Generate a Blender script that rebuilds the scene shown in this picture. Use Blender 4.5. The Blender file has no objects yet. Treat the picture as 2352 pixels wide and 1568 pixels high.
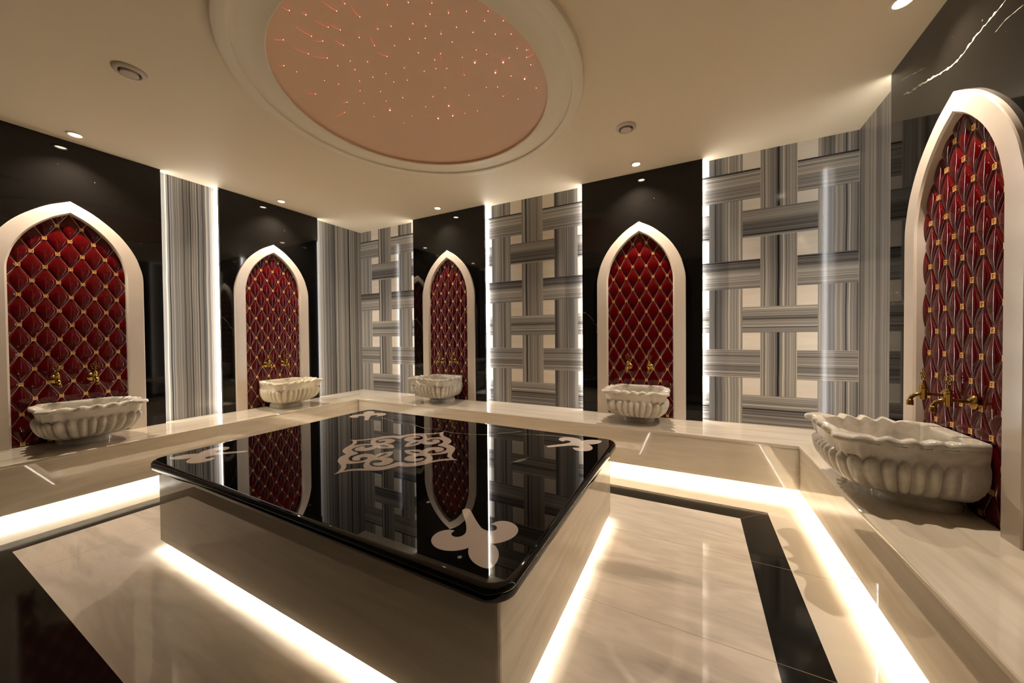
import bpy, bmesh, math, random
from mathutils import Vector, Matrix
PI = math.pi
C = bpy.context.scene.collection
S = bpy.context.scene

# ------------------------------------------------------------------ camera
YAW, PITCH, ROLL = 0.4783, -0.0150, -0.0087
CAM = Vector((4.0695, -3.3502, 1.1047))
fwd = Vector((-math.sin(YAW), math.cos(YAW), 0)); right = Vector((math.cos(YAW), math.sin(YAW), 0)); up = Vector((0, 0, 1))
fwd, up = fwd*math.cos(PITCH) + up*math.sin(PITCH), up*math.cos(PITCH) - fwd*math.sin(PITCH)
right, up = right*math.cos(ROLL) + up*math.sin(ROLL), up*math.cos(ROLL) - right*math.sin(ROLL)
F_PX = 806.72
cd = bpy.data.cameras.new('camera'); cam = bpy.data.objects.new('camera', cd); C.objects.link(cam)
cd.sensor_width = 36; cd.lens = F_PX/2352*36; cd.clip_start = 0.01; cd.clip_end = 50
m = Matrix.Identity(4)
for i in range(3):
    m[i][0] = right[i]; m[i][1] = up[i]; m[i][2] = -fwd[i]; m[i][3] = CAM[i]
cam.matrix_world = m
S.camera = cam

def hit(px, axis, val):
    """point where the sight line of a photo pixel meets an axis plane (used to measure real positions)"""
    r = fwd + right*((px[0]-1176)/F_PX) + up*((784-px[1])/F_PX)
    return CAM + r*((val-CAM[axis])/r[axis])

# ------------------------------------------------------------------ world, exposure
w = bpy.data.worlds.new('world'); S.world = w; w.use_nodes = True
w.node_tree.nodes['Background'].inputs[0].default_value = (0.9, 0.8, 0.62, 1)
w.node_tree.nodes['Background'].inputs[1].default_value = 0.0
S.view_settings.view_transform = 'Standard'; S.view_settings.look = 'None'
S.view_settings.exposure = 0.05; S.view_settings.gamma = 1.0; S.view_settings.use_curve_mapping = False

# light levels
E_FLOOR = 72.0      # cove strips below the benches and the plinth
E_WALL = 20.0       # strips behind the black panels
E_SPOT = 62.0       # ceiling downlights
COL_FLOOR = (1.0, 0.915, 0.78)
COL_COOL = (0.88, 0.95, 1.05)
COL_WALL = (1.0, 0.97, 0.94)
COL_SPOT = (1.0, 0.84, 0.68)

# ------------------------------------------------------------------ sizes
BT = 0.3886            # bench top
HC = 2.5386            # ceiling
W = 5.1066             # right wall
YN = -4.25             # near wall (behind the camera)
PV = 0.065             # front of the black panels
BL, BB, BR = 0.5473, 0.5133, 0.4365     # bench depths left, back, right
ZR = 0.0974            # lower edge of the risers
TX0, TX1, TY0, TY1, TZ, TH = 1.5422, 3.664, -2.6188, -1.2013, 0.4806, 0.044

# ------------------------------------------------------------------ materials
def newmat(name):
    mt = bpy.data.materials.new(name); mt.use_nodes = True
    nt = mt.node_tree; return mt, nt, nt.nodes['Principled BSDF']
def simple(name, col, rough=0.5, metal=0.0, ior=1.5, coat=0.0):
    mt, nt, p = newmat(name)
    p.inputs['Base Color'].default_value = (*col, 1); p.inputs['Roughness'].default_value = rough
    p.inputs['Metallic'].default_value = metal; p.inputs['IOR'].default_value = ior
    p.inputs['Coat Weight'].default_value = coat; p.inputs['Coat Roughness'].default_value = 0.03
    return mt
def emit(name, col, strength):
    mt, nt, p = newmat(name)
    p.inputs['Base Color'].default_value = (0, 0, 0, 1)
    p.inputs['Emission Color'].default_value = (*col, 1); p.inputs['Emission Strength'].default_value = strength
    return mt
def N(nt, t, **kw):
    n = nt.nodes.new(t)
    for k, v in kw.items(): setattr(n, k, v)
    return n
def ramp(nt, stops, interp='LINEAR'):
    r = N(nt, 'ShaderNodeValToRGB'); r.color_ramp.interpolation = interp
    e = r.color_ramp.elements
    while len(e) < len(stops): e.new(0.5)
    for i, (p_, c) in enumerate(stops):
        e[i].position = p_; e[i].color = (*c, 1) if len(c) == 3 else c
    return r
def coords(nt, scale=(1, 1, 1), loc=(0, 0, 0), rot=(0, 0, 0)):
    tc = N(nt, 'ShaderNodeTexCoord'); mp = N(nt, 'ShaderNodeMapping')
    mp.inputs['Scale'].default_value = scale; mp.inputs['Location'].default_value = loc; mp.inputs['Rotation'].default_value = rot
    nt.links.new(tc.outputs['Object'], mp.inputs['Vector']); return mp.outputs['Vector']
def noise(nt, vec, scale, detail=4, rough=0.5, dist=0.0):
    n = N(nt, 'ShaderNodeTexNoise')
    n.inputs['Scale'].default_value = scale; n.inputs['Detail'].default_value = detail
    n.inputs['Roughness'].default_value = rough; n.inputs['Distortion'].default_value = dist
    nt.links.new(vec, n.inputs['Vector']); return n.outputs['Fac']
def mixc(nt, fac, a, b, mode='MIX'):
    mx = N(nt, 'ShaderNodeMix', data_type='RGBA', blend_type=mode)
    for sock, v in ((0, fac), (6, a), (7, b)):
        if hasattr(v, 'is_output'): nt.links.new(v, mx.inputs[sock])
        elif isinstance(v, tuple): mx.inputs[sock].default_value = (*v, 1)
        else: mx.inputs[sock].default_value = v
    return mx.outputs[2]

def marble(name, stretch, base=(0.70, 0.625, 0.52), streak=(0.44, 0.37, 0.29), amount=0.75, spots=True, rough=0.018, loc=(0, 0, 0), ior=1.66, rot=0.0):
    """cream marble; stretch = scale per axis (small = streaks run along that axis)"""
    mt, nt, p = newmat(name)
    v = coords(nt, stretch, loc, (0, 0, rot))
    n1 = noise(nt, v, 1.0, 5, 0.55, 0.3)
    r1 = ramp(nt, [(0.34, (1, 1, 1)), (0.47, (0.25, 0.25, 0.25)), (0.52, (0.55, 0.55, 0.55)), (0.60, (0.05, 0.05, 0.05)), (0.75, (0.3, 0.3, 0.3))])
    nt.links.new(n1, r1.inputs[0])
    mul = N(nt, 'ShaderNodeMath', operation='MULTIPLY'); nt.links.new(r1.outputs[0], mul.inputs[0]); mul.inputs[1].default_value = amount
    c = mixc(nt, mul.outputs[0], base, streak)
    n2 = noise(nt, coords(nt, (1, 1, 1), (3, 1, 7)), 1.1, 3)
    r2 = ramp(nt, [(0.35, (0.93, 0.95, 0.96)), (0.65, (1.0, 0.97, 0.92))]); nt.links.new(n2, r2.inputs[0])
    c = mixc(nt, 1.0, c, r2.outputs[0], 'MULTIPLY')
    if spots:
        n3 = noise(nt, coords(nt, tuple(0.45*s+0.9 for s in stretch), (5, 9, 2)), 2.3, 3, 0.6, 0.3)
        r3 = ramp(nt, [(0.705, (0, 0, 0)), (0.78, (1, 1, 1))]); nt.links.new(n3, r3.inputs[0])
        mm = N(nt, 'ShaderNodeMath', operation='MULTIPLY'); nt.links.new(r3.outputs[0], mm.inputs[0]); mm.inputs[1].default_value = 0.6
        c = mixc(nt, mm.outputs[0], c, (0.56, 0.33, 0.10))
    nt.links.new(c, p.inputs['Base Color'])
    p.inputs['Roughness'].default_value = rough; p.inputs['IOR'].default_value = ior
    return mt

def black_marble(name, loc=(0, 0, 0), rough=0.03, vein=0.0035, scale=1.0, ior=1.5, soft=None):
    mt, nt, p = newmat(name)
    v = coords(nt, (1, 1, 1), loc)
    a = noise(nt, v, 0.9*scale, 6, 0.6, 0.6)
    sub = N(nt, 'ShaderNodeMath', operation='SUBTRACT'); nt.links.new(a, sub.inputs[0]); sub.inputs[1].default_value = 0.5
    ab = N(nt, 'ShaderNodeMath', operation='ABSOLUTE'); nt.links.new(sub.outputs[0], ab.inputs[0])
    r = ramp(nt, [(0.0, (1, 1, 1)), (vein, (0, 0, 0))]); nt.links.new(ab.outputs[0], r.inputs[0])
    b = noise(nt, v, 1.6*scale, 3, 0.6)
    r2 = ramp(nt, [(0.60, (0, 0, 0)), (0.70, (1, 1, 1))]); nt.links.new(b, r2.inputs[0])
    f = mixc(nt, 1.0, r.outputs[0], r2.outputs[0], 'MULTIPLY')
    s = noise(nt, v, 75, 1, 0.5)
    r3 = ramp(nt, [(0.80, (0.004, 0.0035, 0.003)), (0.84, (0.22, 0.19, 0.13))]); nt.links.new(s, r3.inputs[0])
    c = mixc(nt, f, r3.outputs[0], (0.46, 0.42, 0.34))
    nt.links.new(c, p.inputs['Base Color'])
    p.inputs['Roughness'].default_value = soft or rough; p.inputs['IOR'].default_value = ior
    if soft: p.inputs['Coat Weight'].default_value = 1.0; p.inputs['Coat Roughness'].default_value = rough; p.inputs['Specular IOR Level'].default_value = 0.22
    return mt

def striped(name, axis, freq=16.0, loc=0.0, contrast=1.0, wob=0.012):
    """striped grey marble, bands running perpendicular to `axis` (0,1,2)"""
    mt, nt, p = newmat(name)
    tc = N(nt, 'ShaderNodeTexCoord')
    sc = [0.10]*3; sc[axis] = 1.0
    mp = N(nt, 'ShaderNodeMapping'); mp.inputs['Scale'].default_value = tuple(sc); mp.inputs['Location'].default_value = (loc, loc*1.3, loc*0.7)
    nt.links.new(tc.outputs['Object'], mp.inputs['Vector'])
    sep = N(nt, 'ShaderNodeSeparateXYZ'); nt.links.new(mp.outputs['Vector'], sep.inputs[0])
    wv = noise(nt, coords(nt, (1, 1, 1)), 2.2, 2)
    ma = N(nt, 'ShaderNodeMath', operation='MULTIPLY_ADD'); nt.links.new(wv, ma.inputs[0]); ma.inputs[1].default_value = wob
    nt.links.new(sep.outputs[axis], ma.inputs[2])
    def n1d(f, det, rg):
        n = N(nt, 'ShaderNodeTexNoise', noise_dimensions='1D'); n.inputs['Scale'].default_value = f
        n.inputs['Detail'].default_value = det; n.inputs['Roughness'].default_value = rg
        nt.links.new(ma.outputs[0], n.inputs['W']); return n.outputs['Fac']
    a = n1d(freq, 1.6, 0.5)
    r = ramp(nt, [(0.27, (0.035, 0.033, 0.031)), (0.35, (0.20, 0.187, 0.17)), (0.39, (0.38, 0.345, 0.295)), (0.425, (0.055, 0.051, 0.047)), (0.455, (0.24, 0.222, 0.198)), (0.50, (0.15, 0.141, 0.13)), (0.535, (0.41, 0.365, 0.305)), (0.565, (0.17, 0.16, 0.148)), (0.60, (0.30, 0.275, 0.24)), (0.635, (0.055, 0.052, 0.049)), (0.68, (0.34, 0.31, 0.262)), (0.8, (0.52, 0.46, 0.375))])
    nt.links.new(a, r.inputs[0])
    b = n1d(freq*0.22, 1, 0.5)
    r2 = ramp(nt, [(0.33, (0.55, 0.55, 0.57)), (0.5, (1.0, 1.0, 1.0)), (0.66, (1.45, 1.43, 1.38))]); nt.links.new(b, r2.inputs[0])
    c = mixc(nt, 1.0, r.outputs[0], r2.outputs[0], 'MULTIPLY')
    nt.links.new(c, p.inputs['Base Color'])
    p.inputs['Roughness'].default_value = 0.10; p.inputs['IOR'].default_value = 1.40
    return mt

M_MX = marble('cream_marble_along_x', (0.5, 5.0, 5.0), amount=0.6)
M_MY = marble('cream_marble_along_y', (4.6, 0.5, 4.6), base=(0.70, 0.62, 0.50), streak=(0.40, 0.34, 0.26), amount=0.75, loc=(2, 0, 4))
M_FL = marble('floor_marble', (0.7, 3.4, 3.4), base=(0.73, 0.645, 0.55), streak=(0.36, 0.31, 0.255), amount=0.85, loc=(0, 3, 1), rot=0.12, rough=0.04, ior=1.5)
M_FB = marble('floor_margin_marble', (0.8, 0.8, 3.0), base=(0.72, 0.645, 0.53), amount=0.35, loc=(1, 7, 1))
M_FR = marble('niche_frame_marble', (1.6, 1.6, 0.8), base=(0.70, 0.615, 0.535), streak=(0.55, 0.46, 0.36), amount=0.35, spots=False, rough=0.16)
M_BAS = marble('basin_marble', (3.0, 5.0, 6.0), base=(0.70, 0.64, 0.545), streak=(0.30, 0.27, 0.23), amount=0.7, spots=False, rough=0.12)
M_BAW = marble('ivory_basin_marble', (3.0, 3.0, 3.0), base=(0.76, 0.69, 0.53), streak=(0.60, 0.50, 0.33), amount=0.35, spots=False, rough=0.14)
M_INL = marble('inlay_marble', (2, 2, 2), base=(0.60, 0.50, 0.43), streak=(0.55, 0.44, 0.35), amount=0.3, spots=False, rough=0.03)
M_WC = marble('cream_wall_marble', (0.8, 5, 7), base=(0.74, 0.67, 0.57), streak=(0.58, 0.48, 0.37), amount=0.5, spots=False, rough=0.09)
M_BK = black_marble('black_marble', (4.3, 2.1, 5.2), 0.04, 0.0022, 0.8, 1.45)
M_BKF = black_marble('black_floor_marble', (1.3, 0.7, 0.2), 0.09, 0.006, 1.8, 1.36)
M_BKT = black_marble('black_table_marble', (0.9, 0.15, 0.2), 0.012, 0.004, 0.9, 1.46)
M_SV = striped('vertical_striped_marble_x', 0, 36, 0.0)
M_SH = striped('horizontal_striped_marble', 2, 34, 0.37)
M_SY = striped('vertical_striped_marble_y', 1, 34, 0.9)
M_SYR = striped('fine_striped_marble_y', 1, 52, 0.2)
M_CEIL = simple('ceiling_paint', (0.80, 0.68, 0.49), 0.6)
M_MOULD = simple('moulding_paint', (0.82, 0.73, 0.56), 0.5)
M_DOME = simple('dome_paint', (0.76, 0.50, 0.335), 0.6)
M_WALL = simple('plain_wall', (0.34, 0.32, 0.28), 0.6)
M_DIM = simple('dark_entrance_wall', (0.05, 0.047, 0.04), 0.5)
M_GROUT = simple('tile_grout', (0.88, 0.62, 0.54), 0.4)
M_JOINT = simple('slab_joint', (0.30, 0.22, 0.14), 0.5)
M_RED = simple('red_glazed_tile', (0.075, 0.0006, 0.0016), 0.015, ior=1.45)
M_GOLD = simple('gold_glaze', (0.86, 0.55, 0.22), 0.33, 0.65)
M_BRASS = simple('antique_brass', (0.36, 0.22, 0.06), 0.20, 1.0)
M_DARK = simple('dark_gap', (0.01, 0.009, 0.008), 0.6)
M_PLAST = simple('vent_plastic', (0.55, 0.47, 0.38), 0.35)
M_STEEL = simple('drain_steel', (0.75, 0.73, 0.70), 0.2, 0.7)
M_LEDF = emit('floor_led', COL_FLOOR, E_FLOOR)
M_LEDT = emit('table_led', COL_FLOOR, E_FLOOR*0.8)
M_LEDC = emit('floor_led_cool', COL_COOL, E_FLOOR*0.8)
M_LEDW = emit('wall_led', COL_WALL, E_WALL)
M_LAMP = emit('downlight_lens', COL_SPOT, 30)
M_STAR = emit('star_tip', (1.0, 0.30, 0.24), 5.0)
M_TAIL = emit('star_fibre', (1.0, 0.13, 0.06), 1.3)

# ------------------------------------------------------------------ mesh helpers
class MB:
    def __init__(s): s.v = []; s.f = []; s.m = []; s.mats = []
    def mi(s, mt):
        if mt not in s.mats: s.mats.append(mt)
        return s.mats.index(mt)
    def face(s, pts, mt):
        b = len(s.v); s.v += [tuple(p) for p in pts]; s.f.append(list(range(b, b+len(pts)))); s.m.append(s.mi(mt))
    def box(s, x0, x1, y0, y1, z0, z1, mt):
        P = [(x0, y0, z0), (x1, y0, z0), (x1, y1, z0), (x0, y1, z0), (x0, y0, z1), (x1, y0, z1), (x1, y1, z1), (x0, y1, z1)]
        b = len(s.v); s.v += P; k = s.mi(mt)
        for q in ((3, 2, 1, 0), (4, 5, 6, 7), (0, 1, 5, 4), (1, 2, 6, 5), (2, 3, 7, 6), (3, 0, 4, 7)):
            s.f.append([b+i for i in q]); s.m.append(k)
    def rings(s, rings, mt, closed=True, cap0=False, cap1=False):
        n = len(rings[0]); b = len(s.v); k = s.mi(mt)
        for r in rings: s.v += [tuple(p) for p in r]
        for i in range(len(rings)-1):
            for j in range(n if closed else n-1):
                j2 = (j+1) % n
                s.f.append([b+i*n+j, b+i*n+j2, b+(i+1)*n+j2, b+(i+1)*n+j]); s.m.append(k)
        if cap0: s.f.append([b+j for j in reversed(range(n))]); s.m.append(k)
        if cap1: s.f.append([b+(len(rings)-1)*n+j for j in range(n)]); s.m.append(k)
    def lathe(s, prof, mt, o=(0, 0, 0), axis='z', seg=32, cap0=False, cap1=False):
        R = []
        for r, z in prof:
            ring = []
            for j in range(seg):
                a = 2*PI*j/seg
                x, y = r*math.cos(a), r*math.sin(a)
                q = (x, y, z) if axis == 'z' else (x, -z, y)       # axis y: z goes out of the wall (-y)
                ring.append((q[0]+o[0], q[1]+o[1], q[2]+o[2]))
            R.append(ring)
        s.rings(R, mt, True, cap0, cap1)
    def tube(s, pts, rad, mt, seg=12, caps=True):
        pts = [Vector(p) for p in pts]; R = []
        for i, p in enumerate(pts):
            t = (pts[min(i+1, len(pts)-1)] - pts[max(i-1, 0)]).normalized()
            a = Vector((1, 0, 0)) if abs(t.x) < 0.8 else Vector((0, 0, 1))
            n1 = t.cross(a).normalized(); n2 = t.cross(n1)
            r = rad[i] if isinstance(rad, (list, tuple)) else rad
            R.append([p + n1*math.cos(2*PI*j/seg)*r + n2*math.sin(2*PI*j/seg)*r for j in range(seg)])
        s.rings(R, mt, True, caps, caps)
    def build(s, name, parent=None, smooth=False, angle=None, bevel=None):
        me = bpy.data.meshes.new(name); me.from_pydata(s.v, [], s.f); me.update()
        for mt in s.mats: me.materials.append(mt)
        me.polygons.foreach_set('material_index', s.m)
        bm = bmesh.new(); bm.from_mesh(me); bmesh.ops.remove_doubles(bm, verts=bm.verts, dist=1e-5)
        if smooth or angle: bmesh.ops.recalc_face_normals(bm, faces=bm.faces)
        bm.to_mesh(me); bm.free()
        if smooth or angle:
            me.polygons.foreach_set('use_smooth', [True]*len(me.polygons))
            if angle: me.set_sharp_from_angle(angle=angle)
        o = bpy.data.objects.new(name, me); C.objects.link(o)
        if parent: o.parent = parent
        if bevel:
            b = o.modifiers.new('bevel', 'BEVEL'); b.width = bevel; b.segments = 2; b.limit_method = 'ANGLE'
        return o
def thing(name, label, cat, loc=(0, 0, 0), rz=0.0, group=None):
    o = bpy.data.objects.new(name, None); C.objects.link(o); o.location = loc; o.rotation_euler = (0, 0, rz)
    o.empty_display_size = 0.05
    o['label'] = label; o['category'] = cat
    if group: o['group'] = group
    return o
def dup(root, loc, rz, label=None):
    r = root.copy(); C.objects.link(r); r.location = loc; r.rotation_euler = (0, 0, rz)
    if label: r['label'] = label
    for ch in list(root.children):
        c = ch.copy(); C.objects.link(c); c.parent = r
        for g in list(ch.children):
            d = g.copy(); C.objects.link(d); d.parent = c
    return r
def struct(mb, name, **k):
    o = mb.build(name, **k); o['kind'] = 'structure'; return o

# ------------------------------------------------------------------ floor
GO, BW = 0.198, 0.157
def floor():
    f = MB()
    xl0, xl1 = BL+GO, BL+GO+BW
    xr0, xr1 = W-BR-GO, W-BR-GO-BW
    yb0, yb1 = -(BB+GO), -(BB+GO+BW)
    yn = -2.941
    q = lambda x0, x1, y0, y1, mt: f.face([(x0, y0, 0), (x1, y0, 0), (x1, y1, 0), (x0, y1, 0)], mt)
    q(xl1, xr1, yn, yb1, M_FL)
    q(xl0, xl1, yn, yb1, M_BKF); q(xr1, xr0, yn, yb1, M_BKF); q(xl0, xr0, yb1, yb0, M_BKF)
    q(xl0, xr0, -3.35, yn, M_BKF)
    q(-0.1, xl0, YN, yb0, M_FB); q(xr0, W+0.1, YN, yb0, M_FB); q(-0.1, W+0.1, yb0, 0.1, M_FB); q(xl0, xr0, YN, -3.35, M_FL)
    # slab joints
    for px in ((1727, 1288), (1774, 1518)):
        y = hit(px, 2, 0)[1]
        f.box(2.0, xr0+0.25, y-0.0008, y+0.0008, -0.001, 0.0003, M_JOINT)
    for y in (-1.95, -2.28): f.box(xl1, 2.2, y-0.0008, y+0.0008, -0.001, 0.0003, M_JOINT)
    for x in (1.25,): f.box(x-0.0008, x+0.0008, -2.9, -1.2, -0.001, 0.0003, M_JOINT)
    f.box(xl0, xr0, yb0-0.001, yb0+0.001, -0.001, 0.0005, M_GROUT)
    for (sx0, sx1, sx) in ((xl0, xl1, -1), (xr0, xr1, 1)):      # mitred corners of the black band
        f.face([(sx0, yb0, 0.0003), (sx0+0.0015*sx, yb0, 0.0003), (sx1+0.0015*sx, yb1, 0.0003), (sx1, yb1, 0.0003)], M_JOINT)
    struct(f, 'floor')
floor()

# ------------------------------------------------------------------ walls
def arch_curve(hw, zs, dz, n=28):
    """half outline of the pointed arch from apex to spring: list of (u, z)"""
    K = [(0, 0), (.267, .112), (.478, .24), (.651, .375), (.789, .525), (.895, .685), (.958, .84), (.99, .95), (1, 1.06)]
    out = []
    for i in range(n+1):
        t = i/n*(len(K)-1); a = min(int(t), len(K)-2); s = t-a
        p0 = K[a-1] if a > 0 else (-K[1][0]*0.9, K[1][1]*-1.0); p1 = K[a]; p2 = K[a+1]; p3 = K[a+2] if a+2 < len(K) else (1.0, 1.2)
        v = []
        for c in (0, 1):
            v.append(0.5*((2*p1[c]) + (-p0[c]+p2[c])*s + (2*p0[c]-5*p1[c]+4*p2[c]-p3[c])*s*s + (-p0[c]+3*p1[c]-3*p2[c]+p3[c])*s**3))
        out.append((max(0, min(1, v[0]))*hw, zs+dz-v[1]*dz))
    out[0] = (0, zs+dz)
    return out
ZS = 1.60
def arch_halfwidth(z, hw, dz):
    if z <= ZS: return hw
    if z >= ZS+dz: return -1
    c = arch_curve(hw, ZS, dz)
    for (u0, z0), (u1, z1) in zip(c, c[1:]):
        if z1 <= z <= z0: return u0 + (u1-u0)*((z0-z)/(z0-z1+1e-9))
    return hw

def wall_back():
    f = MB()
    f.box(-0.1, W+0.1, 0.002, 0.1, 0, HC, M_WALL)
    bands = [(2.4051, 2.1735), (2.0863, 1.8679), (1.6964, 1.4683), (1.3207, 1.1165), (0.9806, 0.7562), (0.6217, 0.3700)]
    bands = [(a, b) for a, b in bands]
    def seg(xa, xb, cols):
        xs = sorted(set([xa, xb] + [c for cc in cols for c in cc]))
        xs = [x for x in xs if xa <= x <= xb]
        zs = sorted(set([BT-0.02, HC] + [z for b in bands for z in b]))
        for x0, x1 in zip(xs, xs[1:]):
            col = next((i for i, c in enumerate(cols) if c[0]-1e-6 <= x0 and x1 <= c[1]+1e-6), None)
            gap = None if col is not None else sum(1 for c in cols if c[1] <= x0+1e-6)
            for z0, z1 in zip(zs, zs[1:]):
                row = next((i for i, b in enumerate(bands) if b[1]-1e-6 <= z0 and z1 <= b[0]+1e-6), None)
                if row is None: mt = M_SV if col is not None else M_WC
                elif col is not None: mt = M_SH if (row+col) % 2 == 0 else M_SV
                else: mt = M_SH
                g = 0.0
                f.face([(x0+g, 0, z0+g), (x1-g, 0, z0+g), (x1-g, 0, z1-g), (x0+g, 0, z1-g)], mt)
    seg(0, 1.03, [(-0.02, 0.212), (0.343, 0.570), (0.700, 0.921)])
    seg(1.95, 3.25, [(2.094, 2.324), (2.4576, 2.6965), (2.8212, 3.062)])
    seg(4.0, W, [(4.182, 4.414), (4.531, 4.761), (4.882, W)])
    struct(f, 'wall_back')
wall_back()
f = MB(); f.box(-0.1, 0, YN, 0.1, 0, HC, M_SY); struct(f, 'wall_left')
f = MB(); f.box(W, W+0.1, YN, 0.1, 0, HC, M_SYR); struct(f, 'wall_right')
f = MB(); f.box(-0.1, W+0.1, YN-0.1, YN, 0, HC, M_DIM); struct(f, 'wall_front')

# ------------------------------------------------------------------ ceiling with round opening
DX, DY, DR = 2.600, -1.695, 0.767
def ceiling():
    f = MB(); n = 128; inner = []; outer = []
    x0, x1, y0, y1 = -0.1, W+0.1, YN-0.1, 0.1
    cs = []
    for j in range(n):
        a = 2*PI*j/n; c, s = math.cos(a), math.sin(a)
        t = min((x1-DX)/c if c > 1e-9 else 1e9, (x0-DX)/c if c < -1e-9 else 1e9, (y1-DY)/s if s > 1e-9 else 1e9, (y0-DY)/s if s < -1e-9 else 1e9)
        inner.append((DX+0.9*c, DY+0.9*s, HC)); outer.append((DX+t*c, DY+t*s, HC))
    f.rings([inner, outer], M_CEIL)
    corner = [(x1, y1), (x0, y1), (x0, y0), (x1, y0)]
    for cx, cy in corner:
        a = math.atan2(cy-DY, cx-DX) % (2*PI); j = int(a/(2*PI)*n)
        f.face([outer[j], (cx, cy, HC), outer[(j+1) % n]], M_CEIL)
    struct(f, 'ceiling')
ceiling()

# ------------------------------------------------------------------ dome with moulding ring and stars
dome = thing('ceiling_dome', 'shallow peach dome dotted with red star lights inside a round cream moulding', 'ceiling dome', (DX, DY, HC))
DH = 0.17
def dome_z(r):
    R = (DR*DR + DH*DH)/(2*DH)
    return math.sqrt(max(R*R-r*r, 0)) - (R-DH)
f = MB()
f.lathe([(0.0005, dome_z(0))] + [(DR*i/18, dome_z(DR*i/18)) for i in range(1, 19)], M_DOME, seg=96)
o = f.build('dome_shell', dome, smooth=True)
f = MB(); f.lathe([(0.7655, -0.014), (0.7660, -0.003), (0.768, 0.001)], M_DOME, seg=128); f.build('dome_lip', dome, smooth=True)
f = MB()
prof = [(0.972, 0.001), (0.971, -0.020), (0.967, -0.0265), (0.960, -0.029), (0.945, -0.0305), (0.925, -0.0305), (0.912, -0.029), (0.907, -0.026), (0.906, -0.0135),
        (0.895, -0.0125), (0.880, -0.0145), (0.868, -0.0145), (0.850, -0.011), (0.825, -0.0105), (0.800, -0.014), (0.780, -0.019), (0.770, -0.021), (0.7665, -0.019), (0.7655, -0.014)]
f.lathe(prof, M_MOULD, seg=128)
f.build('moulding_ring', dome, angle=math.radians(35), smooth=True)
stars = [(622,57,585,38),(712,80,695,74),(878,60,800,5),(922,20,905,0),(1003,92,955,35),(1152,27,1146,10),(1265,14,1260,0),(1392,17,1388,0),(1382,77,1377,60),(1482,70,1480,55),(1579,62,1577,48),(1696,60,1699,45),(1677,113,1676,95),(1778,112,1790,95),(832,147,765,110),(898,162,842,130),(1101,157,1090,146),(1172,142,1163,128),(1289,128,1282,116),(1359,142,1354,125),(1525,147),(1614,175),(1735,185),(1820,184,1830,176),(1858,166,1875,164),(1889,193,1900,185),(742,196,655,143),(590,215,540,210),(803,222,755,220),(915,245,865,212),(1000,203,995,190),(1083,246,1055,190),(1191,247,1189,236),(1272,212,1265,195),(1356,207),(1442,184,1437,172),(1502,227),(1632,270),(1688,293),(1853,262,1855,248),(1904,270,1920,264),(1904,310,1945,290),(725,291,640,253),(827,314,745,302),(1151,305,1103,283),(1320,286,1314,278),(1439,290,1445,325),(1408,324,1402,314),(1557,310),(1624,339,0,0,1),(1777,337,0,0,1),(1810,313),(1926,350,1940,349),(593,355,560,352),(662,388),(884,355),(951,330),(977,376),(1045,334),(1073,417),(1144,397),(1243,367),(1351,385),(1414,370),(1473,370,1468,360),(1567,405,1560,355),(1735,393,0,0,1),(1820,411),(1893,427,0,0,1),(812,435),(889,455,880,450),(1002,438),(1005,490,985,486),(1115,494),(1186,443),(1260,433),(1464,474),(1592,515),(1686,472),(1747,470),(1956,475,1970,476),(764,508,710,500),(935,552,912,552),(1027,559),(1145,546),(1166,596,0,0,1),(1235,528),(1359,577),(1398,522),(1483,572,0,0,1),(1777,520,1805,502),(1858,535),(1639,599),(1570,612,1582,602),(1505,626,0,0,1),(1426,640,0,0,1),(1285,626),(1242,665),(1080,630),(921,607,875,627),(1067,693),(1201,740,0,0,1),(1406,703,0,0,1),(1536,703,0,0,1),(1545,782,0,0,1),(1665,746,1680,746),(1657,655),(1758,611),(1920,592,1953,580),(1818,684,1842,682)]
def on_dome(x, y, drop=0.0):
    px = (400+x/2.352, y/2.352); z = HC+0.1
    for _ in range(12):
        h = hit(px, 2, z); r = math.hypot(h.x-DX, h.y-DY)
        if r > DR: r = DR
        z = HC+dome_z(r)-drop
    return h - Vector((DX, DY, HC)), r
sb = MB(); sb.lathe([(0.0002, -0.0042), (0.003, -0.003), (0.0042, 0), (0.003, 0.003), (0.0002, 0.0042)], M_STAR, seg=10)
star_me = None; nst = 0
for s_ in stars:
    big = len(s_) > 4
    h, r = on_dome(s_[0], s_[1], 0.010)
    if math.hypot(h.x, h.y) > DR-0.02 or nst >= 98: continue
    nst += 1
    if star_me is None:
        so = sb.build('fibre_star', dome, smooth=True); star_me = so.data
    else:
        so = bpy.data.objects.new('fibre_star', star_me); C.objects.link(so); so.parent = dome
    so.location = h; k = 0.85 if big else 0.42; so.scale = (k, k, k)
    if len(s_) >= 4 and s_[2] and not big:
        # the glowing strand of the fibre, rising back to the dome beside its bright tip
        g, _ = on_dome(s_[2], s_[3], 0.003)
        mid = (h+g)*0.5 + Vector((0, 0, -0.004))
        if (g-h).length < 0.35 and math.hypot(g.x, g.y) < DR-0.01:
            t = MB(); t.tube([(0, 0, 0), mid-h, g-h], [0.0006, 0.0006, 0.0003], M_TAIL, 6)
            to = t.build('fibre_strand', so); to.scale = (1/k, 1/k, 1/k)

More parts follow.
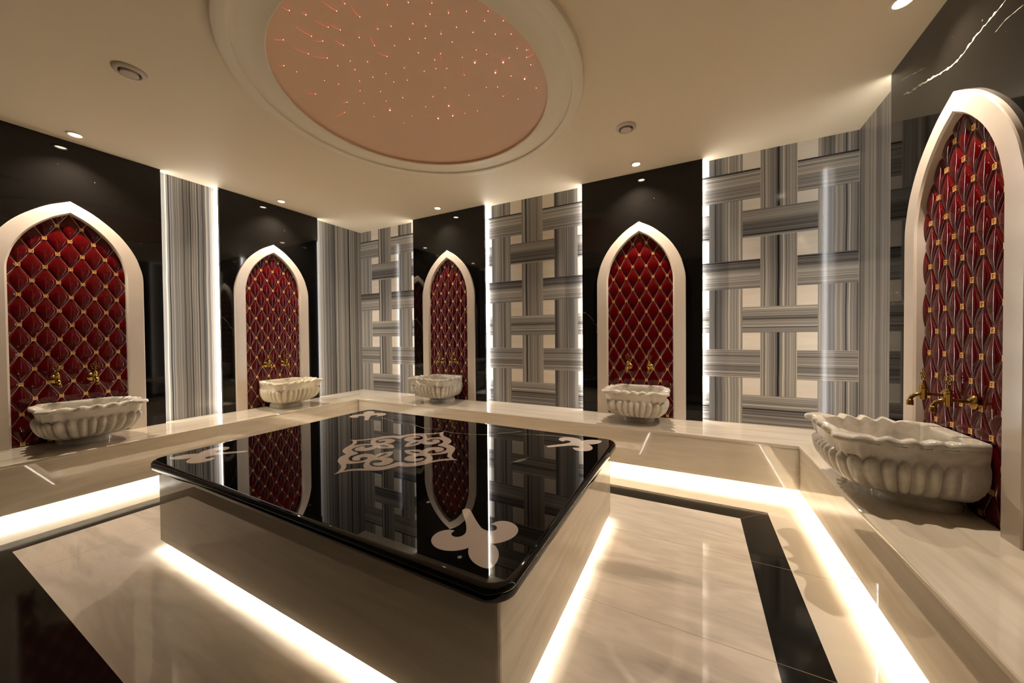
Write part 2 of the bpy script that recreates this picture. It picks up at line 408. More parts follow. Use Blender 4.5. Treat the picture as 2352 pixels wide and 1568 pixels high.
# ------------------------------------------------------------------ benches (U shaped)
YE = -3.75
def upath(o): return [(BL+o, YE), (BL+o, -(BB+o)), (W-BR-o, -(BB+o)), (W-BR-o, YE)]
def usweep(f, prof, mats):
    """sweep profile (offset into the room, z) along the inner edge of the U; mats = (left, back, right)"""
    R = [[(x, y, z) for x, y in upath(o)] for o, z in prof]
    for a, b in zip(R, R[1:]):
        for k in range(3): f.face([a[k], a[k+1], b[k+1], b[k]], mats[k])
def ribbon(pts, wid, name, parent, seed, off=(0, 0, 0)):
    """thin flush vein in polished black stone along measured points"""
    rnd = random.Random(seed); Q = []
    for i in range(len(pts)-1):
        for k in range(6): Q.append(pts[i].lerp(pts[i+1], k/6))
    Q.append(pts[-1]); R = []
    for i, p in enumerate(Q):
        t = (Q[min(i+1, len(Q)-1)]-Q[max(i-1, 0)]).normalized()
        n = t.cross(Vector(wid[1])).normalized()
        ww = wid[0]*(0.25+1.1*rnd.random()**1.6) * (1 if 0 < i < len(Q)-1 else 0.1)
        j = n*(rnd.random()-0.5)*wid[0]*1.2
        R.append([p+n*ww+j, p-n*ww*0.8+j])
    f = MB(); f.rings(R, M_VEIN, closed=False)
    o = f.build(name, parent); return o
M_VEIN = simple('white_vein_stone', (0.50, 0.46, 0.37), 0.06)
bench = thing('marble_bench', 'long cream marble bench running round three walls, lit from beneath', 'bench', (0, 0, 0))
f = MB(); mm = (M_MY, M_MX, M_MY); o0 = 0.006
P = upath(o0-0.013)
f.face([(0, YE, BT), (P[0][0], YE, BT), (P[1][0], P[1][1], BT), (0, 0, BT)], M_MY)
f.face([(0, 0, BT), (P[1][0], P[1][1], BT), (P[2][0], P[2][1], BT), (W, 0, BT)], M_MX)
f.face([(W, 0, BT), (P[2][0], P[2][1], BT), (P[3][0], YE, BT), (W, YE, BT)], M_MY)
usweep(f, [(o0-0.013, BT), (o0-0.010, BT), (o0-0.005, BT-0.0012), (o0-0.0012, BT-0.005), (o0, BT-0.010), (o0, BT-0.020), (o0-0.0015, BT-0.0225), (o0-0.006, BT-0.0225)], mm)
f.build('seat_slab', bench, angle=math.radians(25), smooth=True)
f = MB()
usweep(f, [(0.001, BT-0.0225), (0.001, ZR+0.002), (-0.001, ZR), (-0.02, ZR), (-0.02, ZR+0.04)], mm)
f.face([(0, YE, 0), (BL, YE, 0), (BL, YE, BT-0.02), (0, YE, BT-0.02)], M_MX); f.face([(W-BR, YE, 0), (W, YE, 0), (W, YE, BT-0.02), (W-BR, YE, BT-0.02)], M_MX)
f.build('riser', bench)
f = MB(); usweep(f, [(-0.02, ZR+0.04), (-0.20, ZR+0.04), (-0.20, 0.0)], (M_FB,)*3); f.build('recess_lining', bench)
f = MB()
YE_ = YE; YE = -3.0
usweep(f, [(-0.025, ZR+0.022), (-0.045, ZR+0.022)], (M_LEDC, M_LEDF, M_LEDF)); YE = YE_; f.build('led_strip', bench)

# ------------------------------------------------------------------ table
tcx0, tcy0 = (TX0+TX1)/2, (TY0+TY1)/2
table = thing('marble_slab_table', 'low marble platform mid-room, its polished black top inlaid with pale scrollwork', 'massage table', ((TX0+TX1)/2, (TY0+TY1)/2, 0))
tcx, tcy = (TX0+TX1)/2, (TY0+TY1)/2
hx, hy = (TX1-TX0)/2, (TY1-TY0)/2
def rrect(hx, hy, r, z, n=10):
    P = []
    for cx, cy, a0 in ((hx-r, hy-r, 0), (-hx+r, hy-r, PI/2), (-hx+r, -hy+r, PI), (hx-r, -hy+r, 1.5*PI)):
        for i in range(n+1):
            a = a0 + PI/2*i/n; P.append((cx+r*math.cos(a), cy+r*math.sin(a), z))
    return P
f = MB(); e = []
for ins, z in ((0.012, TZ-TH), (0.003, TZ-TH+0.003), (0.0, TZ-TH+0.010)): e.append(rrect(hx-ins, hy-ins, 0.075-ins, z))
for i in range(7):
    a = PI/2*i/6; rr = 0.018; e.append(rrect(hx-rr+rr*math.cos(a), hy-rr+rr*math.cos(a), 0.075-rr+rr*math.cos(a), TZ-rr+rr*math.sin(a)))
e.append(rrect(hx-0.020, hy-0.020, 0.055, TZ)); e.append(rrect(hx-0.024, hy-0.024, 0.051, TZ))
f.rings(e, M_BKT, True, True, True)
f.build('black_top', table, angle=math.radians(30), smooth=True)
bi = 0.0365; zb = 0.055
f = MB()
b0 = rrect(hx-bi, hy-bi, 0.012, 0, 3)
mk = lambda ins, z: rrect(hx-bi-ins, hy-bi-ins, 0.012, z, 3)
R = [mk(0.02, zb+0.03), mk(0.02, zb), mk(0.001, zb), mk(0, zb+0.001), mk(0, TZ-TH)]
n = len(R[0])
for a, b in zip(R, R[1:]):
    for j in range(n):
        j2 = (j+1) % n; mx = abs(a[j][0]-a[j2][0]) > abs(a[j][1]-a[j2][1])
        f.face([a[j], a[j2], b[j2], b[j]], M_MX if mx else M_MY)
f.build('plinth', table)
f = MB(); k = 0.12
f.box(-hx+k, hx-k, -hy+k, hy-k, 0, zb+0.03, M_FB)
f.build('recessed_foot', table)
f = MB()
R = [mk(0.024, zb+0.012), mk(0.040, zb+0.012)]; f.rings(R, M_LEDT); f.build('led_strip', table)

for sd, L, wv in ((1, [(852,953),(885,961),(905,968),(950,975),(975,983),(1010,986)], 0.003), (2, [(1015,988),(1040,994),(1075,996),(1110,998),(1170,993),(1200,990)], 0.003), (3, [(1190,996),(1250,999),(1310,1003)], 0.0024)):
    ribbon([hit(q, 2, TZ+0.0004)-Vector((tcx0, tcy0, 0)) for q in L], (wv, (0, 0, 1)), 'white_vein', table, sd)
# inlays measured on the table top
def tl(px): h = hit(px, 2, TZ); return (h.x-tcx, h.y-tcy)
ZI = TZ+0.0004
def smooth_poly(P, it=1):
    for _ in range(it):
        Q = []
        for i in range(len(P)):
            a, b = P[i], P[(i+1) % len(P)]
            Q += [(a[0]*.75+b[0]*.25, a[1]*.75+b[1]*.25), (a[0]*.25+b[0]*.75, a[1]*.25+b[1]*.75)]
        P = Q
    return P
def flat_inlay(name, outers, holes, mt, parent):
    """planar inlay: outers minus holes, triangulated"""
    cu = bpy.data.curves.new(name, 'CURVE'); cu.dimensions = '2D'; cu.fill_mode = 'BOTH'
    for P in outers+holes:
        sp = cu.splines.new('POLY'); sp.points.add(len(P)-1); sp.use_cyclic_u = True
        for i, p in enumerate(P): sp.points[i].co = (p[0], p[1], 0, 1)
    tmp = bpy.data.objects.new(name+'_curve', cu); C.objects.link(tmp)
    dg = bpy.context.evaluated_depsgraph_get(); me = bpy.data.meshes.new_from_object(tmp.evaluated_get(dg))
    bpy.data.objects.remove(tmp); me.name = name; me.materials.clear(); me.materials.append(mt)
    # keep only the upper cap
    bm = bmesh.new(); bm.from_mesh(me)
    for fc in bm.faces:
        if fc.normal.z < 0: fc.normal_flip()
    for v in bm.verts: v.co.z = ZI
    ex = bmesh.ops.extrude_face_region(bm, geom=bm.faces[:])
    for v in [g for g in ex['geom'] if isinstance(g, bmesh.types.BMVert)]: v.co.z = TZ-0.002
    bmesh.ops.recalc_face_normals(bm, faces=bm.faces)
    bm.to_mesh(me); bm.free()
    o = bpy.data.objects.new(name, me); C.objects.link(o); o.parent = parent; return o
f1 = [(795,175),(815,145),(870,124),(940,126),(985,155),(1040,260),(1100,370),(1170,480),(1240,570),(1330,615),(1430,635),(1520,625),(1575,590),(1585,550),(1555,510),(1500,490),(1440,487),(1500,445),(1600,410),(1730,400),(1860,420),(1980,475),(2050,545),(2065,620),(2030,700),(1940,780),(1800,850),(1650,895),(1560,910),(1475,914),(1474,917),(1540,960),(1600,1040),(1625,1130),(1620,1230),(1580,1330),(1510,1420),(1442,1479),(1438,1480),(1300,1465),(1180,1420),(1080,1360),(1000,1280),(950,1190),(930,1100),(944,1008),(940,1006),(850,1040),(700,1070),(550,1080),(400,1068),(260,1030),(160,970),(105,890),(100,810),(150,730),(250,655),(400,608),(530,598),(645,622),(580,650),(548,690),(570,735),(630,762),(720,765),(800,740),(870,690),(895,620),(893,510),(870,400),(830,290)]
fl = smooth_poly([tl((980+x/9.8, 1155+y/9.8)) for x, y in f1], 2)
for sx, sy in ((1, -1), (-1, -1), (-1, 1), (1, 1)):
    flat_inlay('fleur_inlay', [[(abs(1)*p[0]*sx, -p[1]*sy) for p in fl]], [], M_INL, table)
c2 = lambda x, y: tl((760+x/14.256, 985+y/14.256))
mcx, mcy = 2.6078-tcx, -1.9100-tcy
def q2(L): return [(p[0]-mcx, p[1]-mcy) for p in (c2(x, y) for x, y in L)]
outc = q2([(545,818),(470,845),(400,870),(290,930),(232,1010),(228,1070),(270,1120),(320,1180),(338,1240),(310,1310),(240,1390),(160,1450),(110,1478),(200,1460),(330,1420),(500,1390),(700,1365),(900,1356),(1100,1360),(1400,1362),(1650,1345),(1850,1310),(2050,1260),(2180,1222),(2236,1212)])
innc = q2([(2250,1077),(2150,1090),(2050,1130),(1900,1180),(1750,1220),(1600,1238),(1450,1232),(1330,1205),(1270,1160),(1262,1120),(1300,1070),(1380,1030),(1500,1015),(1600,1018),(1670,1035),(1685,1055),(1640,1085),(1550,1105),(1450,1108),(1385,1120),(1370,1145),(1400,1175),(1480,1195),(1600,1200),(1750,1185),(1880,1150),(1980,1100),(2035,1045),(2035,1000),(1980,960),(1880,940),(1772,936),(1850,915),(1950,870),(2020,800),(2038,732),(1900,742),(1750,765),(1600,800),(1500,835),(1435,868),(1380,835),(1280,815),(1130,812),(1000,830),(850,870),(740,920),(690,970),(700,1005),(750,1028),(850,1032),(930,1020),(965,1005),(955,985),(952,960),(1000,935),(1080,920),(1170,925),(1210,945),(1190,975),(1120,1010),(1000,1045),(850,1062),(720,1058),(620,1030),(572,985),(590,930),(660,880),(760,845),(860,810),(880,790),(876,772)])
leaf = q2([(1510,937),(1560,890),(1650,850),(1760,815),(1870,797),(1810,830),(1700,880),(1600,915)])
sq = q2([(490,1145),(600,1145),(700,1140),(900,1120),(1130,1080),(1085,1140),(1065,1200),(1075,1260),(1105,1297),(1000,1296),(850,1300),(650,1315),(415,1365),(480,1290),(510,1220),(505,1180)])
def dens(P, cyc):
    Q = []; n = len(P)
    for i in range(n if cyc else n-1):
        def g(k): return P[k % n] if cyc else P[max(0, min(n-1, k))]
        p0, p1, p2, p3 = g(i-1), g(i), g(i+1), g(i+2)
        for s in (0, 1/3, 2/3):
            Q.append(tuple(0.5*((2*p1[c]) + (-p0[c]+p2[c])*s + (2*p0[c]-5*p1[c]+4*p2[c]-p3[c])*s*s + (-p0[c]+3*p1[c]-3*p2[c]+p3[c])*s**3) for c in (0, 1)))
    if not cyc: Q.append(P[-1])
    return Q
outc, innc = dens(outc, False), dens(innc, False)
# the measured quarter lies between the left and the lower diagonal waist; turn it by quarters
def rot(P, k):
    for _ in range(k): P = [(-y, x) for x, y in P]
    return P
O, I, H = [], [], []
inr = list(reversed(innc))          # left waist -> lower waist
for k in range(4):
    O += rot(outc, k)[1:]; I += rot(inr, k)[1:]
    H += [rot(leaf, k), rot(sq, k)]
sh = lambda P: [(x+mcx, y+mcy) for x, y in P]
flat_inlay('medallion_inlay', [sh(O)], [sh(I)], M_INL, table)
# strips of the two dark eyelets: cut out by laying black stone in the medallion
for P in H: 
    ob = flat_inlay('dark_inlay', [sh(P)], [], M_BKT, table)
    ob.location.z = 0.0006

# ------------------------------------------------------------------ wall panels, niches, basins, taps, lamps
NICHES = [  # key, centre along wall, wall side, panel extents along local u
    ('back_left', (1.536, 0.0), 0.0, (-0.524, 0.5015)),
    ('back_right', (3.639, 0.0), 0.0, (-0.513, 0.493)),
    ('left_far', (0.0, -1.1725), PI/2, (-0.476, 0.508)),
    ('left_near', (0.0, -2.552), PI/2, (-0.51, 0.493)),
    ('right', (W, -1.200), -PI/2, (-0.571, 0.571)),
]
DZO, DZI, HWO, HWI = 0.502, 0.412, 0.370, 0.2725
def panel_mesh(u0, u1, name, parent):
    """black slab with an arched opening, front at v=PV; local y=-v"""
    f = MB(); z0 = BT-0.0; t = 0.025; ho = HWO-0.012
    c = arch_curve(ho, ZS, DZO-0.012)
    L = [(-u, z) for u, z in reversed(c)] + c[1:]         # left spring -> apex -> right spring
    for v in (PV, PV-t):
        y = -v
        f.face([(u0, y, z0), (-ho, y, z0), (-ho, y, L[0][1]), (u0, y, L[0][1])], M_BK)
        f.face([(ho, y, z0), (u1, y, z0), (u1, y, L[-1][1]), (ho, y, L[-1][1])], M_BK)
        n = len(L)-1
        for i in range(n):
            a, b = L[i], L[i+1]
            # project outline points to the top/side edge of the slab
            def edge(k):
                tt = k/n
                return (u0+(u1-u0)*tt, HC)
            f.face([(a[0], y, a[1]), (b[0], y, b[1]), (edge(i+1)[0], y, HC), (edge(i)[0], y, HC)], M_BK)
        f.face([(u0, y, L[0][1]), (-ho, y, L[0][1]), (u0, y, HC)], M_BK)
        f.face([(ho, y, L[-1][1]), (u1, y, L[-1][1]), (u1, y, HC)], M_BK)
    for u in (u0, u1): f.face([(u, -PV, z0), (u, -PV+t, z0), (u, -PV+t, HC), (u, -PV, HC)], M_BK)
    return f.build(name, parent)
def led_mesh(u, parent):
    f = MB(); s = 1 if u > 0 else -1
    f.box(min(u-0.010*s, u-0.002*s), max(u-0.010*s, u-0.002*s), -0.036, -0.010, BT+0.01, HC-0.01, M_LEDW)
    return f.build('led_strip', parent)

PLAB = {
 'back_left': 'black marble wall panel on far wall, nearer the room corner',
 'back_right': 'black marble wall panel between the two woven-pattern stretches of far wall',
 'left_far': 'black marble wall panel on left wall, the one nearer the corner',
 'left_near': 'black marble wall panel at the left edge of the view',
 'right': 'black marble wall panel with a bold white vein on right wall',
}
NLAB = {
 'back_left': 'pointed-arch red tiled niche on far wall beside the corner',
 'back_right': 'pointed-arch red tiled niche on far wall right of centre',
 'left_far': 'pointed-arch red tiled niche on left wall next to the corner',
 'left_near': 'wide-looking pointed-arch niche of dark red tiles at far left',
 'right': 'tall pointed-arch niche of dark red tiles on right wall, with white reflections',
}
# frame + tiles (shared meshes)
def frame_mb():
    f = MB(); n = 28
    def outline(hw, dz, v):
        c = arch_curve(hw, ZS, dz, n)
        P = [(-hw, -v, BT)] + [(-u, -v, z) for u, z in reversed(c)] + [(u, -v, z) for u, z in c[1:]] + [(hw, -v, BT)]
        return P
    prof = [(HWO, DZO, PV-0.02), (HWO, DZO, 0.081), (HWO-0.004, DZO-0.004, 0.085), (HWI+0.010, DZI+0.010, 0.085), (HWI, DZI, 0.077), (HWI, DZI, 0.040)]
    R = [outline(*p) for p in prof]
    f.rings(R, M_FR, closed=False)
    return f
A, B = 0.0565, 0.10085; Z00 = 1.8167; VT = 0.046
def diamonds():
    out = []
    for i in range(-6, 7):
        for j in range(-16, 4):
            if (i+j) % 2: continue
            out.append((i*A, Z00 + j*B))
    return out
def tile_mb():
    f = MB(); f.face([(-0.30, -VT, BT), (0.30, -VT, BT), (0.30, -VT, 2.03), (-0.30, -VT, 2.03)], M_GROUT)
    n = 10; k = 0.972
    def cl(t): return math.sin(t*PI/2)
    for (u, z) in diamonds():                      # vertices of the lattice; each diamond has its lower vertex here
        cu, cz = u, z+B
        if abs(cu) > 0.30 or cz < BT-B*0.9 or cz > 2.06: continue
        hwz = arch_halfwidth(max(cz-B, BT), HWI, DZI)
        if hwz < abs(cu)-A-0.02: continue
        g = []
        for a in range(n+1):
            s = cl(-1+2*a/n)
            row = []
            for b in range(n+1):
                t = cl(-1+2*b/n)
                uu = cu + (s-t)*A*0.5*k; zz = cz + (s+t)*B*0.5*k
                h = 0.0105*((1-s*s)*(1-t*t))**0.5
                row.append((uu, -(VT+0.0002+h), max(zz, BT)))
            g.append(row)
        f.rings(g, M_RED, closed=False)
    return f
def stud_mb():
    f = MB(); r = 0.0108
    f.box(-r, r, -0.004, 0.0, -r, r, M_GOLD)
    for d in range(4):
        a0, a1 = (-r, r), (r-0.003, r)
        if d == 0: f.box(-r, r, -0.0075, -0.004, r-0.003, r, M_GOLD)
        if d == 1: f.box(-r, r, -0.0075, -0.004, -r, -r+0.003, M_GOLD)
        if d == 2: f.box(-r, -r+0.003, -0.0075, -0.004, -r, r, M_GOLD)
        if d == 3: f.box(r-0.003, r, -0.0075, -0.004, -r, r, M_GOLD)
    f.lathe([(0.0001, 0.0072), (0.003, 0.0065), (0.005, 0.004)], M_GOLD, axis='y', seg=10)
    return f

def make_niche(lab):
    t = thing('arched_niche', lab, 'wall niche', (0, 0, 0), 0, 'arched tiled niches')
    frame_mb().build('marble_frame', t, angle=math.radians(30), smooth=True)
    p = tile_mb().build('tile_panel', t, smooth=True)
    stud = None
    for (u, z) in diamonds():
        if z < BT+0.012 or z > 2.0: continue
        if abs(u) > arch_halfwidth(z+0.01, HWI, DZI)-0.009: continue
        if stud is None:
            s = stud_mb().build('gold_stud', p); stud = s.data
        else:
            s = bpy.data.objects.new('gold_stud', stud); C.objects.link(s); s.parent = p
        s.location = (u, -(VT-0.001), z)
    return t

# --- basin ---
def make_basin(lab):
    t = thing('marble_basin', lab, 'wash basin', (0, 0, 0), 0, 'carved marble basins')
    NA = 384; V0 = 0.205; KG = 17
    def sel(a, au, bv, n):
        c, sn = abs(math.cos(a)), math.sin(a)
        if sn >= 0: return 1/((c/au)**n + (sn/bv)**n)**(1/n)
        return min(au/max(c, 1e-6), V0/max(-sn, 1e-6))
    def scal(a): return math.cos(2*PI*(math.degrees(a)-90)/17.0)
    def ear(a):
        s = 0
        for c in (45, 135):
            d = abs(math.degrees(a)-c)
            if d < 13: s += 0.5*(1+math.cos(PI*min(1, max(0, (d-4.5)/8.5))))
        return s
    def ring(shape, z, vmin=0.0, s=1.0, z_wall=False):
        """shape(a) -> (base radius, extra radius); s shrinks the plan but keeps the flat back on the wall"""
        R = []
        for j in range(NA):
            a = 2*PI*j/NA
            if a > PI*1.5: a -= 2*PI
            r, e = shape(a); zz = z(a) if callable(z) else z
            if math.sin(a) >= 0: u, v = (r*s+e)*math.cos(a), V0+(r*s+e)*math.sin(a)-(1-s)*0.04
            else:
                k = -math.sin(a); s2 = s + (1-s)*0.35*min(1, k*1.5)
                u, v = (r*s2+e)*math.cos(a), V0+r*math.sin(a)-(1-s)*0.04
            v = max(v, vmin); tp = min(1.0, v/0.30); u *= 0.745 + 0.255*tp*(2-tp)
            if z_wall and zz < 0.13: k_ = max(0, 1-v/0.10); v = max(v, (0.13-zz)**2*9*k_)
            R.append((u, -v, zz))
        return R
    AU, BV = 0.242, 0.246
    body = lambda a: sel(a, AU, BV, 3.6)
    gad = lambda a: abs(math.sin(KG*a + PI/2))**0.65
    fade = lambda a: max(0.0, min(1.0, (V0+body(a)*math.sin(a)-0.065)/0.05))
    R = []
    zm = lambda z: 0.047 + (z-0.024)*0.151/0.174 if z < 0.198 else z
    levels = [(0.024, .42, 0), (0.029, .54, .3), (0.040, .68, .65), (0.057, .79, .9), (0.080, .875, 1), (0.106, .93, 1), (0.132, .967, 1), (0.156, .987, 1), (0.174, .992, 1), (0.186, .982, .85), (0.194, .962, .5), (0.199, .940, .1), (0.202, .932, 0), (0.215, .942, 0), (0.235, .962, 0), (0.250, .985, 0)]
    for z, s, g in levels:
        z = zm(z)
        R.append(ring(lambda a, s=s, g=g, z=z: (body(a), 0.027*g*(gad(a)-0.74)*fade(a)*(0.45+0.55*s) + (0.026*ear(a) if z > 0.2 else 0.010*ear(a)*s)),
                      (lambda a, z=z: z - 0.022*(1-gad(a))*max(0, min(1, (z-0.150)/0.035))*(1 if z < 0.2 else 0)*fade(a)), 0, s, True))
    rim = lambda a, d=0.0: (body(a), 0.050*ear(a)**0.8 + 0.0135*scal(a)*(1-ear(a))*fade(a) - d)
    wz = lambda a: 0.277+0.0065*scal(a)*(1-ear(a))*fade(a)
    R.append(ring(lambda a: rim(a, 0.005), lambda a: 0.254-0.277+wz(a)))
    for d, z in ((0.0015, 0.2555), (0, 0.259), (0, 0.266), (0.001, 0.269), (0.004, 0.274)):
        R.append(ring(lambda a, d=d: rim(a, d), lambda a, z=z: z-0.277+wz(a)))
    R.append(ring(lambda a: rim(a, 0.009), wz))
    inn = lambda a, d=0.0: (sel(a, 0.197, 0.205, 3.4), 0.009*scal(a)*fade(a)*(1-ear(a)) + d)
    R.append(ring(lambda a: inn(a, 0.008), wz, 0.045))
    R.append(ring(lambda a: inn(a, 0.002), lambda a: wz(a)-0.004, 0.049))
    R.append(ring(lambda a: inn(a), lambda a: wz(a)-0.013, 0.051))
    sm = lambda a: (sel(a, 0.192, 0.200, 3.2), 0)
    for s, z in ((0.99, 0.240), (0.95, 0.18), (0.87, 0.13), (0.72, 0.10), (0.45, 0.086), (0.15, 0.082), (0.01, 0.0815)):
        R.append(ring(sm, z, 0.052+(1-s)*0.15, s))
    f = MB(); f.rings(R, M_BAS, True, True, True)
    f.build('bowl', t, angle=math.radians(38), smooth=True)
    f = MB(); V0b = 0.14
    def fr(s, z):
        L = []
        for j in range(72):
            a = 2*PI*j/72; r = s/((abs(math.cos(a))/0.125)**2.6 + (abs(math.sin(a))/0.135)**2.6)**(1/2.6)
            L.append((r*math.cos(a), -max(V0b+r*math.sin(a), 0.0), z))
        return L
    f.rings([fr(1.0, 0), fr(1.0, 0.022), fr(0.98, 0.029), fr(0.94, 0.033), fr(0.90, 0.040), fr(0.89, 0.054)], M_BAS, True, True, True)
    f.build('foot', t, angle=math.radians(40), smooth=True)
    return t

# --- tap ---
def make_tap(lab):
    t = thing('brass_tap', lab, 'tap', (0, 0, 0), 0, 'ornate brass taps')
    f = MB(); f.lathe([(0.0001, 0.0), (0.026, 0.0), (0.029, 0.003), (0.027, 0.007), (0.018, 0.010), (0.013, 0.016), (0.0001, 0.018)], M_BRASS, axis='y', seg=32)
    f.build('rosette', t, smooth=True, angle=math.radians(50))
    f = MB()
    f.tube([(0, -0.01, 0), (0, -0.05, 0.002), (0, -0.066, 0.003)], [0.0075, 0.0070, 0.0085], M_BRASS, 14)
    f.lathe([(0.0001, -0.026), (0.010, -0.026), (0.012, -0.020), (0.0115, 0.018), (0.014, 0.022), (0.014, 0.026), (0.011, 0.029), (0.013, 0.033), (0.013, 0.036), (0.008, 0.041), (0.006, 0.046), (0.0001, 0.047)], M_BRASS, o=(0, -0.070, 0.004), seg=20)
    f.build('body', t, smooth=True, angle=math.radians(50))
    f = MB()
    P = []
    for i in range(9):
        a = PI/2*i/8
        P.append((0, -0.078-0.034*math.sin(a), 0.0015-0.030*(1-math.cos(a))))
    f.tube([(0, -0.070, 0.002)] + P, [0.0085]+[0.0080]*9, M_BRASS, 14)
    f.lathe([(0.0001, -0.050), (0.0115, -0.050), (0.012, -0.047), (0.010, -0.0455), (0.012, -0.044), (0.012, -0.0405), (0.010, -0.039), (0.012, -0.0375), (0.012, -0.034), (0.010, -0.0325), (0.0115, -0.031), (0.0105, -0.027), (0.008, -0.025)], M_BRASS, o=(0, -0.112, 0), seg=20)
    f.build('spout', t, smooth=True, angle=math.radians(40))
    f = MB(); zc = 0.083; y = -0.070
    f.tube([(0, y, 0.050), (0, y, 0.062)], 0.0035, M_BRASS, 10)
    for (dx, dz, r) in ((0, 0.022, 0.0085), (-0.014, 0.006, 0.0085), (0.014, 0.006, 0.0085), (-0.009, -0.011, 0.0075), (0.009, -0.011, 0.0075)):
        ring = [(dx+r*math.cos(2*PI*i/14), y, zc+dz+r*math.sin(2*PI*i/14)) for i in range(15)]
        f.tube(ring, 0.0021, M_BRASS, 7, False)
    f.lathe([(0.0001, -0.006), (0.005, -0.003), (0.005, 0.003), (0.0001, 0.006)], M_BRASS, o=(0, y, zc), seg=12)
    f.lathe([(0.0001, 0), (0.003, 0.002), (0.003, 0.005), (0.0001, 0.008)], M_BRASS, o=(0, y, zc+0.030), seg=10)
    f.build('handle', t, smooth=True, angle=math.radians(50))
    return t

# --- downlight ---
def make_lamp(lab):
    t = thing('recessed_downlight', lab, 'ceiling light', (0, 0, 0), 0, 'recessed downlights')
    f = MB(); f.lathe([(0.030, 0.0), (0.041, -0.001), (0.044, -0.003), (0.042, -0.006), (0.033, -0.007), (0.028, -0.003), (0.026, -0.0015)], M_MOULD, seg=40)
    f.build('trim_ring', t, smooth=True, angle=math.radians(40))
    f = MB(); f.lathe([(0.0001, -0.0035), (0.020, -0.0035), (0.0275, -0.002)], M_LAMP, seg=32); f.build('lens', t)
    return t

def wp(niche, u, v, z):
    (cx, cy), rz = niche[1], niche[2]
    x, y = u, -v
    return (cx + x*math.cos(rz)-y*math.sin(rz), cy + x*math.sin(rz)+y*math.cos(rz), z)
BLAB = {
 'back_left': 'small-looking fluted marble basin under the niche beside the room corner, far wall',
 'back_right': 'fluted cream marble basin on far bench, below the niche right of centre',
 'left_far': 'ivory fluted basin on left bench nearest the corner',
 'left_near': 'fluted marble basin on left bench at the left edge of the view',
 'right': 'large close fluted marble basin with scalloped rim on right bench',
}
TLAB = {
 'back_left': ('left brass tap over the far basin next to the corner', 'right brass tap over the far basin next to the corner'),
 'back_right': ('left brass tap above the basin right of centre on far wall', 'right brass tap above the basin right of centre on far wall'),
 'left_far': ('left brass tap above the ivory basin', 'right brass tap above the ivory basin'),
 'left_near': ('left brass tap in the dark niche at far left', 'right brass tap in the dark niche at far left'),
 'right': ('brass tap on right wall, farther of the pair over the large basin', 'brass tap on right wall, nearer of the pair over the large basin'),
}
DLAB = {
 'back_left': 'round ceiling downlight over the far niche next to the corner',
 'back_right': 'round ceiling downlight over the far niche right of centre',
 'left_far': 'round ceiling downlight over the left niche nearest the corner',
 'left_near': 'round ceiling downlight over the niche at far left',
 'right': 'round ceiling downlight at top right of the view, above the right niche',
}
n0 = b0 = t0 = l0 = None
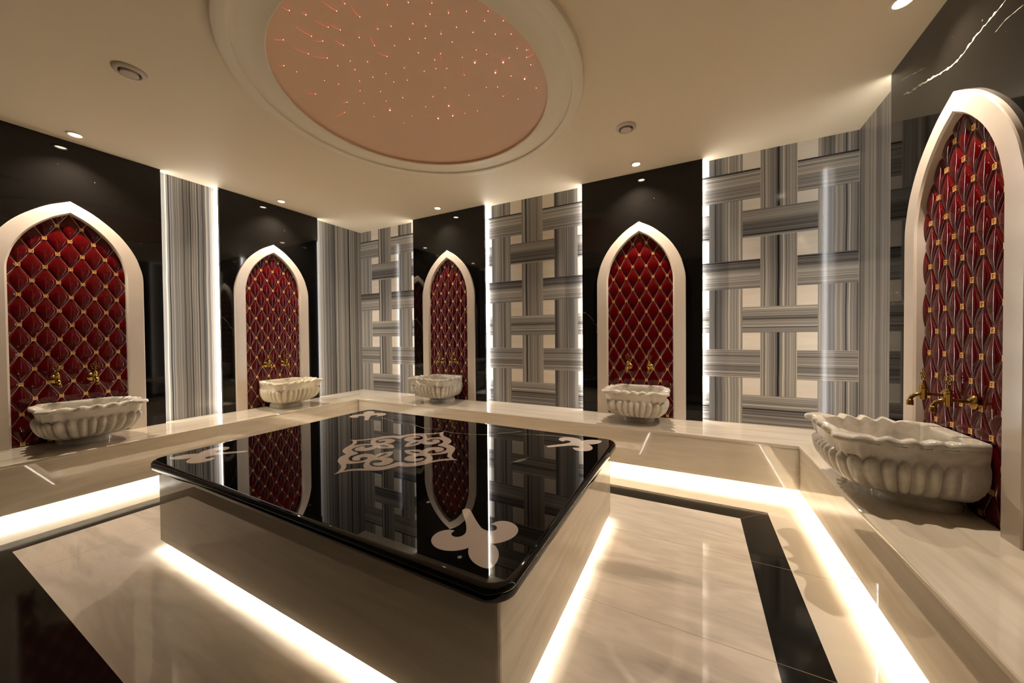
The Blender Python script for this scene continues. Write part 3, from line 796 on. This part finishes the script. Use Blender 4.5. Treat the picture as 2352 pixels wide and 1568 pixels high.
for nc in NICHES:
    key, (cx, cy), rz, (u0, u1) = nc
    pt = thing('black_marble_panel', PLAB[key], 'wall panel', (cx, cy, 0), rz, 'black marble wall panels')
    panel_mesh(u0, u1, 'stone_slab', pt); led_mesh(u0, pt); led_mesh(u1, pt)
    if key == 'right':
        for sd, L, wv in ((4, [(2075,216),(2092,211),(2115,194),(2140,180),(2165,165),(2190,148),(2215,120),(2240,85),(2268,50),(2300,12),(2330,-20)], 0.0050), (5, [(2070,186),(2085,176),(2105,166),(2125,155)], 0.0016), (6, [(2285,75),(2310,45),(2352,10)], 0.0016)):
            P_ = []
            for q in L:
                h = hit(q, 0, W-PV-0.0006); P_.append(Vector((-(h.y-cy), h.x-W, h.z)))
            ribbon(P_, (wv, (0, 1, 0)), 'white_vein', pt, sd)
    if n0 is None: n0 = make_niche(NLAB[key]); n0.location = (cx, cy, 0); n0.rotation_euler = (0, 0, rz)
    else: dup(n0, (cx, cy, 0), rz, NLAB[key])
    bl = wp(nc, 0.012 if key != 'left_far' else 0.02, 0.060, BT)
    if b0 is None:
        b0 = make_basin(BLAB[key]); b0.location = bl; b0.rotation_euler = (0, 0, rz)
    else:
        bb = dup(b0, bl, rz, BLAB[key])
        if key == 'right': bb.scale = (1, 1, 1.08)
        if key == 'left_far':
            for ch in bb.children:
                ch.data = ch.data.copy(); ch.data.materials[0] = M_BAW
    rnd = {'back_left': (20, -10), 'back_right': (0, 0), 'left_far': (-22, 12), 'left_near': (0, 4), 'right': (0, 0)}[key]
    for i, s in enumerate((-1, 1)):
        if key == 'right': s = -s
        tp = wp(nc, s*0.087, VT+0.011, 0.829)
        if t0 is None: t0 = make_tap(TLAB[key][i]); t0.location = tp; t0.rotation_euler = (0, 0, rz)
        else: dup(t0, tp, rz, TLAB[key][i])
    lp = wp(nc, 0.0, 0.235, HC)
    if l0 is None: l0 = make_lamp(DLAB[key]); l0.location = lp; lt = l0
    else: lt = dup(l0, lp, 0, DLAB[key])
    ld = bpy.data.lights.new('downlight_beam', 'SPOT'); ld.energy = E_SPOT; ld.color = COL_SPOT; ld.spot_size = math.radians(115); ld.spot_blend = 0.9; ld.shadow_soft_size = 0.012
    lo = bpy.data.objects.new('downlight_beam', ld); C.objects.link(lo); lo.parent = lt; lo.location = (0, 0, -0.012)

# ------------------------------------------------------------------ ceiling vents
def make_vent(lab):
    t = thing('ceiling_vent', lab, 'air vent', (0, 0, 0), 0, 'round ceiling vents')
    f = MB(); f.lathe([(0.0685, 0.0), (0.0685, -0.004), (0.064, -0.009), (0.056, -0.014), (0.049, -0.015), (0.045, -0.012), (0.044, -0.002)], M_PLAST, seg=48)
    f.build('outer_ring', t, smooth=True, angle=math.radians(40))
    f = MB(); f.lathe([(0.0001, -0.003), (0.0445, -0.003)], M_DARK, seg=40); f.build('dark_throat', t)
    f = MB(); f.lathe([(0.034, -0.004), (0.037, -0.016), (0.035, -0.021), (0.028, -0.023), (0.0001, -0.0215)], M_PLAST, seg=40)
    f.build('centre_disc', t, smooth=True, angle=math.radians(50))
    return t
v = make_vent('round ceiling vent at upper left, beyond the left side of the dome'); v.location = (1.394, -2.600, HC)
dup(v, (3.653, -0.811, HC), 0, 'round ceiling vent right of the dome, near the far wall')

# ------------------------------------------------------------------ floor drain
dr = thing('floor_drain', 'small square perforated metal drain in the lit floor margin by right bench', 'floor drain', (4.708, -1.215, 0.0))
f = MB(); f.box(-0.060, 0.060, -0.060, 0.060, 0.0, 0.002, M_STEEL)
f.build('frame', dr)
f = MB(); f.box(-0.052, 0.052, -0.052, 0.052, 0.002, 0.0028, M_STEEL)
for i in range(9):
    for j in range(9):
        if 2 <= i <= 6 and 2 <= j <= 6: continue
        x, y = (i-4)*0.0112, (j-4)*0.0112
        f.lathe([(0.0001, 0.0031), (0.0043, 0.0031)], M_DARK, o=(x, y, 0), seg=10)
f.build('grate', dr)
